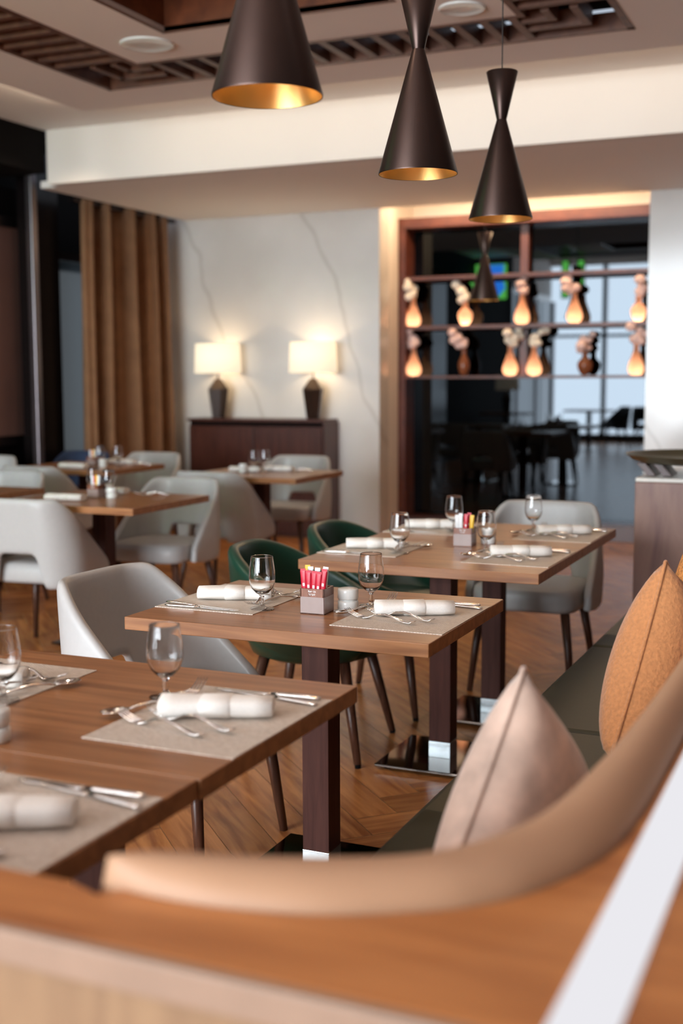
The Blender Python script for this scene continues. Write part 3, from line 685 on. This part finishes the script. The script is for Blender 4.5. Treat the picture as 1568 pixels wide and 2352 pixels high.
def proto_knife():
    t = empty('knife', (0, 0, Z0))
    b2 = MB(); b2.ribbon([(.010, 0, .004, .0045, .0028), (.03, 0, .0045, .0062, .0035), (.09, 0, .0045, .0075, .0038), (.108, 0, .004, .0078, .0036), (.113, 0, .004, .005, .002)]); b2.build('handle', M['steel'], t, True)
    b2 = MB(); b2.ribbon([(-.113, .002, .0035, .001, .0005), (-.108, .001, .0035, .0045, .0008), (-.09, 0, .0035, .0085, .0009), (-.03, 0, .0035, .009, .0010), (0, 0, .0038, .0065, .0014), (.012, 0, .004, .005, .002)]); b2.build('blade', M['steel'], t, True)
    return t
def proto_fork():
    t = empty('fork', (0, 0, Z0))
    b2 = MB(); b2.ribbon([(-.052, 0, .0035, .0118, .0014), (-.042, 0, .003, .0105, .0018), (-.031, 0, .005, .0055, .0024), (-.01, 0, .014, .0040, .0026), (.02, 0, .0175, .0040, .0027), (.05, 0, .012, .0052, .0025), (.078, 0, .0050, .0080, .0023), (.096, 0, .0048, .0085, .0021), (.110, 0, .0105, .0055, .0016)]); b2.build('handle', M['steel'], t, True)
    for k in range(4):
        y = -.0095+.00633*k; b2 = MB(); b2.ribbon([(-.050, y, .0035, .0023, .0013), (-.070, y, .0065, .0020, .0013), (-.088, y, .013, .0018, .0012), (-.102, y, .021, .0010, .0007)]); b2.build('tine', M['steel'], t, True)
    return t
def proto_spoon():
    t = empty('spoon', (0, 0, Z0))
    b2 = MB(); b2.ribbon([(-.038, 0, .008, .005, .002), (-.02, 0, .012, .004, .0025), (.01, 0, .015, .004, .0026), (.05, 0, .010, .0052, .0024), (.08, 0, .0045, .008, .0021), (.094, 0, .007, .0055, .0016)]); b2.build('handle', M['steel'], t, True)
    P = []
    for i in range(15):
        f = i/14; x = -.092+.056*f; hw = .0195*(math.sin(PI*min(1, f*.93+.05))**.6); r = []
        for j in range(9):
            v = -1+2*j/8; r.append((x, v*hw, .0095-.0075*(1-v*v)*math.sin(PI*f)+.001))
        P.append(r)
    b2 = MB(); b2.grid(P); b2.build('bowl', M['steel'], t, True, solid=.0012)
    return t
def proto_glass():
    t = empty('water_glass', (0, 0, Z0)); n = 40
    out = [(.0085, .040), (.018, .046), (.0285, .058), (.0345, .073), (.0358, .086), (.0345, .106), (.0312, .130), (.0296, .1435), (.02945, .1447), (.0291, .1452)]
    inn = [(.0288, .1447), (.0288, .1435), (.0304, .130), (.0337, .106), (.0350, .086), (.0337, .0735), (.0275, .0592), (.017, .0492), (.001, .046)]
    b2 = MB(); b2.lathe([(.001, .0395)]+out+inn, n, cap0=True, cap1=True); b2.build('glass_bowl', M['glass'], t, True)
    b2 = MB(); b2.lathe([(.001, .0006), (.031, .0006), (.0325, .002), (.030, .0035), (.014, .0062), (.0065, .011), (.0048, .018), (.0062, .024), (.0048, .030), (.0058, .036), (.0088, .0398), (.001, .0396)], n); b2.build('glass_stem', M['glass'], t, True)
    return t
def proto_shaker():
    t = empty('salt_shaker', (0, 0, Z0)); p_ = [(.026, 0), (.0282, .003), (.0282, .022), (.026, .0255)]
    b2 = MB(); b2.lathe(p_, 36); b2.build('lower_pot', M['cream'], t, True, bevel=0)
    b2 = MB(); b2.lathe([(.0245, .0255), (.0245, .029)], 36); b2.build('groove', M['cream'], t, True)
    b2 = MB(); b2.lathe([(.026, .029), (.0282, .032), (.0282, .053), (.0265, .057), (.001, .0575)], 36); b2.build('upper_pot', M['cream'], t, True)
    return t
def proto_box():
    t = empty('menu_cube', (0, 0, Z0)); h = .034
    b2 = MB()
    for q in ((-h, h, -h, -h+.004), (-h, h, h-.004, h), (-h, -h+.004, -h, h), (h-.004, h, -h, h)): b2.box(*q, 0, .068)
    b2.box(-h, h, -h, h, 0, .004); b2.build('box_body', M['boxwood'], t)
    b2 = MB(); b2.box(-h+.001, h-.001, -h-.0008, -h, .003, .046); b2.box(h, h+.0008, -h+.001, h-.001, .003, .046)
    b2.build('printed_band', M['acrylic'], t)  # grey band paints in the reflection on the cube's lower half
    for i, (s, z, sz) in enumerate((('Rate Us', .0590, .0068), ('\u0642\u064a\u0645\u0646\u0627', .0525, .0062))):
        cu_ = bpy.data.curves.new('lettering', 'FONT'); cu_.body = s[::-1] if i else s; cu_.size = sz; cu_.align_x = 'CENTER'; cu_.extrude = .0002; cu_.offset = .0002
        o = bpy.data.objects.new('lettering', cu_); C.objects.link(o); dg = bpy.context.evaluated_depsgraph_get(); mm = bpy.data.meshes.new_from_object(o.evaluated_get(dg)); bpy.data.objects.remove(o)
        o = bpy.data.objects.new('lettering', mm); C.objects.link(o); mm.materials.clear(); mm.materials.append(M['ink']); o.parent = t; o.location = (0, -h-.0006, z); o.rotation_euler = (PI/2, 0, 0); o['label'] = 'white lettering'
    return t
def proto_sachet(mat, name='sugar_sachet'):
    t = empty(name, (0, 0, Z0)); P = []
    for i in range(9):
        z = .105*i/8; tk = .0028*math.sin(PI*i/8)**.6+.0003; P.append([(-.0084, 0, z), (-.005, -tk, z), (.005, -tk, z), (.0084, 0, z), (.005, tk, z), (-.005, tk, z), (-.0084, 0, z)])
    b2 = MB(); b2.grid(P); pk = b2.build('packet', mat, t, True)
    b2 = MB(); b2.box(-.0075, .0075, -.0004, .0004, .102, .110); b2.build('crimped_end', mat, pk)
    if mat is M['red']: b2 = MB(); b2.box(-.0030, .0030, -.0035, -.0029, .064, .072); b2.build('printed_square', M['ink'], pk)
    return t
PR = dict(mat=proto_mat(), nap=proto_napkin(), knife=proto_knife(), fork=proto_fork(), spoon=proto_spoon(), glass=proto_glass(), shaker=proto_shaker(), box=proto_box(),
          red=proto_sachet(M['red']), white=proto_sachet(M['white']), yellow=proto_sachet(M['yellow']))
first = {k: True for k in PR}
def place(k, x, y, z, rz, lb, cat, grp):
    if first[k]: o = PR[k]; first[k] = False; o.location = (x, y, z); o.rotation_euler = (0, 0, rz)
    else: o = dup(PR[k], (x, y, z), rz)
    return tag(o, lb, cat, grp)
jit = random.Random(3)
def setting(cx, cy, flip, where, seq=None, nap_rot=.42, skip=()):
    zt = TH; zm = TH+.0017; s = -1 if flip else 1; base = PI if flip else 0
    def T_(dx, dy): return (cx+s*dx, cy+s*dy)
    j = lambda a: jit.uniform(-a, a)
    place('mat', cx, cy, zt, base+j(.01), 'woven silver beige placemat '+where, 'placemat', 'woven placemats')
    x, y = T_(0.0, .015); place('nap', x, y, zm, base+nap_rot+j(.05), 'rolled ivory linen napkin '+where, 'napkin', 'rolled napkins')
    for nm, p0, p1 in (('outer', (-.10, .172), (.131, .183)), ('inner', (-.067, .182), (.131, .149))):
        x, y = T_((p0[0]+p1[0])/2+j(.004), (p0[1]+p1[1])/2-(.006 if nm == 'inner' else 0)); place('knife', x, y, zm, base+math.atan2(p1[1]-p0[1], p1[0]-p0[0]), nm+' steel table knife '+where, 'knife', 'table knives')
    for nm, p0, p1 in (('outer', (-.154, -.074), (.054, -.122)), ('inner', (-.116, -.031), (.113, -.089))):
        a = math.atan2(p1[1]-p0[1], p1[0]-p0[0]); x, y = T_(p0[0]+.10*math.cos(a), p0[1]+.10*math.sin(a)); place('fork', x, y, zm+(.0015 if nm == 'inner' else 0), base+a, nm+' steel table fork '+where, 'fork', 'table forks')
    x, y = T_(-.140, -.006); place('spoon', x, y, zm, base+1.05, 'dessert spoon '+where, 'spoon', 'dessert spoons')
    x, y = T_(-.106, .055); place('fork', x, y, zm+.006, base-1.50, 'dessert fork crossing its spoon '+where, 'fork', 'dessert forks')
def glass(x, y, where): place('glass', x, y, TH, 0, 'stemmed water glass '+where, 'glass', 'stemmed water glasses')
S_ = [(-1.080, 2.912, 0, 'at the bench end of the middle single table'), (-1.622, 2.955, 1, 'at the chair end of the middle single table'),
      (-1.100, 4.027, 0, 'at the bench end of the nearer far foursome table'), (-1.645, 4.050, 1, 'at the chair end of the nearer far foursome table'),
      (-1.100, 4.662, 0, 'at the bench end of the farther far foursome table'), (-1.645, 4.680, 1, 'at the chair end of the farther far foursome table'),
      (-1.083, 1.875, 0, 'at the bench end of the farther foreground table'), (-1.640, 1.895, 1, 'at the left of the farther foreground table'),
      (-1.090, 1.278, 0, 'at the bench end of the nearest table')]
for cx, cy, fl_, wh in S_: setting(cx, cy, fl_, wh)
for x, y, wh in ((-1.232, 2.996, 'at the bench end of the middle single table'), (-1.484, 2.840, 'left of the menu cube on the middle single table'), (-1.515, 3.951, 'left of the menu cube on the far foursome tables'),
                 (-1.53, 4.60, 'behind the menu cube on the far foursome tables'), (-1.248, 4.117, 'right of the menu cube on the far foursome tables'), (-1.24, 4.739, 'in front of the pale chair at the far foursome tables'),
                 (-1.242, 1.966, 'at the bench end of the farther foreground table'), (-1.515, 1.818, 'cut by the left edge on the farther foreground table')): glass(x, y, wh)
def cube(x, y, wh, k1): place('box', x, y, TH, .04, 'small wooden menu cube holding sachets '+wh, 'menu cube', 'menu cubes')
cube(-1.332, 2.862, 'on the middle single table', 0); cube(-1.366, 4.235, 'on the far foursome tables', 1)
place('shaker', -1.272, 2.930, TH, 0, 'white two tier ceramic shaker beside the cube on the middle single table', 'shaker', 'white ceramic shakers')
place('shaker', -1.300, 4.315, TH, 0, 'white two tier ceramic shaker beside the cube on the far foursome tables', 'shaker', 'white ceramic shakers')
place('shaker', -1.362, 1.606, TH, 0, 'white two tier ceramic shaker cut by the left edge in the foreground', 'shaker', 'white ceramic shakers')
def sachets(x, y, z, cols, wh, y0=-.018):
    names = {'red': 'red', 'white': 'white', 'yellow': 'yellow'}; cnt = {}
    ordn = ['leftmost', 'second', 'third', 'fourth', 'fifth']; tot = {c: sum(1 for q in cols if q[0] == c) for c in ('red', 'white', 'yellow')}
    for c, dx, dy, tilt, dz in cols:
        k = cnt.get(c, 0); cnt[c] = k+1
        lb = ('%s %s sugar sachet in the menu cube %s' % (ordn[k], c, wh)) if tot[c] > 1 else ('%s sugar sachet in the menu cube %s' % (c, wh))
        o = place(c, x+dx, y+dy, z+.005+dz, 0, lb, 'sachet', 'sugar sachets'); o.rotation_euler = (0, tilt, .04)
sachets(-1.332, 2.862, TH, [('red', -.0215, -.022, -.08, .004), ('red', -.011, -.0225, -.03, 0), ('red', .000, -.022, .02, -.001), ('red', .0105, -.0225, .06, -.002), ('red', .0205, -.020, .10, .006),
                            ('white', -.012, -.008, -.02, .008), ('white', .004, -.008, .02, .006), ('white', .020, -.008, .09, .010), ('yellow', -.022, .004, -.06, .010)], 'on the middle single table')
sachets(-1.366, 4.235, TH, [('white', -.020, -.020, -.04, 0), ('white', -.008, -.020, -.02, .003), ('white', -.014, -.008, 0, .005), ('red', .008, -.018, .02, .004), ('red', .014, -.006, .04, .008), ('yellow', .024, -.008, .06, 0)], 'on the far foursome tables')
# simplified settings on the tables further back
far = [('D', (-3.755, 5.035), 0.1), ('D', (-3.76, 5.44), 0.0), ('F', (-3.80, 7.05), .2), ('F', (-3.62, 7.18), .1), ('G', (-5.07, 6.90), 0.), ('G', (-4.98, 7.36), .1)]
wn = {'D': 'napkin laid table on the left', 'F': 'table before the sideboard', 'G': 'curtain table'}
for i, (k, (x, y), r) in enumerate(far):
    place('nap', x, y, TH, r, 'rolled ivory linen napkin, %s on the %s' % (('nearer one', 'farther one')[i % 2], wn[k]), 'napkin', 'rolled napkins')
gg = [('D', (-3.655, 5.27), 'right'), ('D', (-3.79, 5.33), 'left'), ('F', (-3.735, 7.05), 'left'), ('F', (-3.66, 7.06), 'right'), ('G', (-4.98, 7.09), 'left'), ('G', (-4.86, 7.13), 'right')]
for k, (x, y), wh in gg: glass(x, y, '%s one of two on the %s' % (wh, wn[k]))
for k, (x, y) in (('D', (-3.60, 5.22)), ('F', (-3.79, 7.0)), ('G', (-4.93, 7.05))): place('shaker', x, y, TH, 0, 'white ceramic shaker on the '+wn[k], 'shaker', 'white ceramic shakers')
for k, (x, y) in (('D', (-3.71, 5.24)), ('G', (-5.06, 7.12))):
    place('box', x, y, TH, 0, 'small wooden menu cube holding sachets on the '+wn[k], 'menu cube', 'menu cubes')
    sachets(x, y, TH, [('white', -.014, -.01, -.03, 0), ('red', -.002, -.01, 0, 0), ('yellow', .008, -.01, .02, .003), ('white', .018, -.01, .05, .002)], 'on the '+wn[k])
for k, (x, y) in (('D', (-3.50, 5.44)), ('F', (-3.48, 7.22)), ('G', (-4.80, 7.3))):
    for q in range(2): place(('fork', 'spoon')[q], x+.03*q, y, TH+.001, .3+q, 'steel %s on the %s' % (('table fork', 'table spoon')[q], wn[k]), ('fork', 'spoon')[q], 'cutlery on the far tables')

# ------------------------------------------------------------------ what the mirror shows: screens, chairs and cars behind the viewer
for i, (x, z, wd, ht, lb) in enumerate(((-5.15, 2.55, .62, .78, 'wall screen showing green pitch, reflected in the mirror'),)):
    pass
def screen(x, y, z, wd, ht, rz, lb, blue):
    t = empty('wall_screen', (x, y, z), rz, lb, 'screen', 'screens reflected in the mirror')
    b2 = MB(); b2.box(-wd/2-.02, wd/2+.02, -.03, .0, -ht/2-.02, ht/2+.02); b2.build('housing', M['black'], t)
    b2 = MB(); b2.box(-wd/2, wd/2, .0, .003, -ht/2, ht/2); b2.build('picture', emit('pitch_green', (88, 176, 70), 22.0) if 'pitch_green' not in bpy.data.materials else bpy.data.materials['pitch_green'], t)
    if blue:
        b2 = MB(); P = [(.02, .004, .25), (.26, .004, .25), (.24, .004, .05), (.28, .004, -.10), (.16, .004, -.24), (.10, .004, -.06), (.02, .004, .08)]
        b2.add(P, [tuple(range(len(P)))]); b2.build('player_shape', emit('jersey_blue', (40, 110, 200), 24.0), t)
        b2 = MB(); b2.box(-wd/2, -.02, .003, .005, .02, .06); b2.build('pitch_line', emit('line_white', (200, 230, 220), 20.0), t)
    return t
screen(-5.43, 2.66, 2.80, .60, .52, 0, 'large screen with green pitch and blue shirted figure', True)
screen(-4.24, 2.66, 2.80, .08, .52, 0, 'narrow green screen strip, left one of the pair', False)
screen(-4.01, 2.66, 2.80, .08, .52, 0, 'narrow green screen strip, right one of the pair', False)
for x, y, r, lb in ((-4.6, -3.0, 1.0, 'charcoal chair near the rear windows, left one'), (-3.9, -2.7, -.4, 'charcoal chair near the rear windows, right one')):
    o = dup(ch, (x, y, 0), r, lb)
    for q in list(bpy.data.objects):
        if q.parent == o: q.data = q.data.copy(); q.data.materials[0] = M['darkchair']
    o['category'] = 'chair'; o['group'] = 'charcoal chairs by the rear windows'
o = dup(T0, (-4.9, -2.2, 0), 0, 'table near the rear windows behind the viewer')
o = dup(T0, (-5.86, .0, 0), 0, 'small walnut table by the dark wall, seen only in the mirror')
dup(L1, (-5.86, 0, TH), .3, 'lit lamp on a small table, seen only in the mirror')
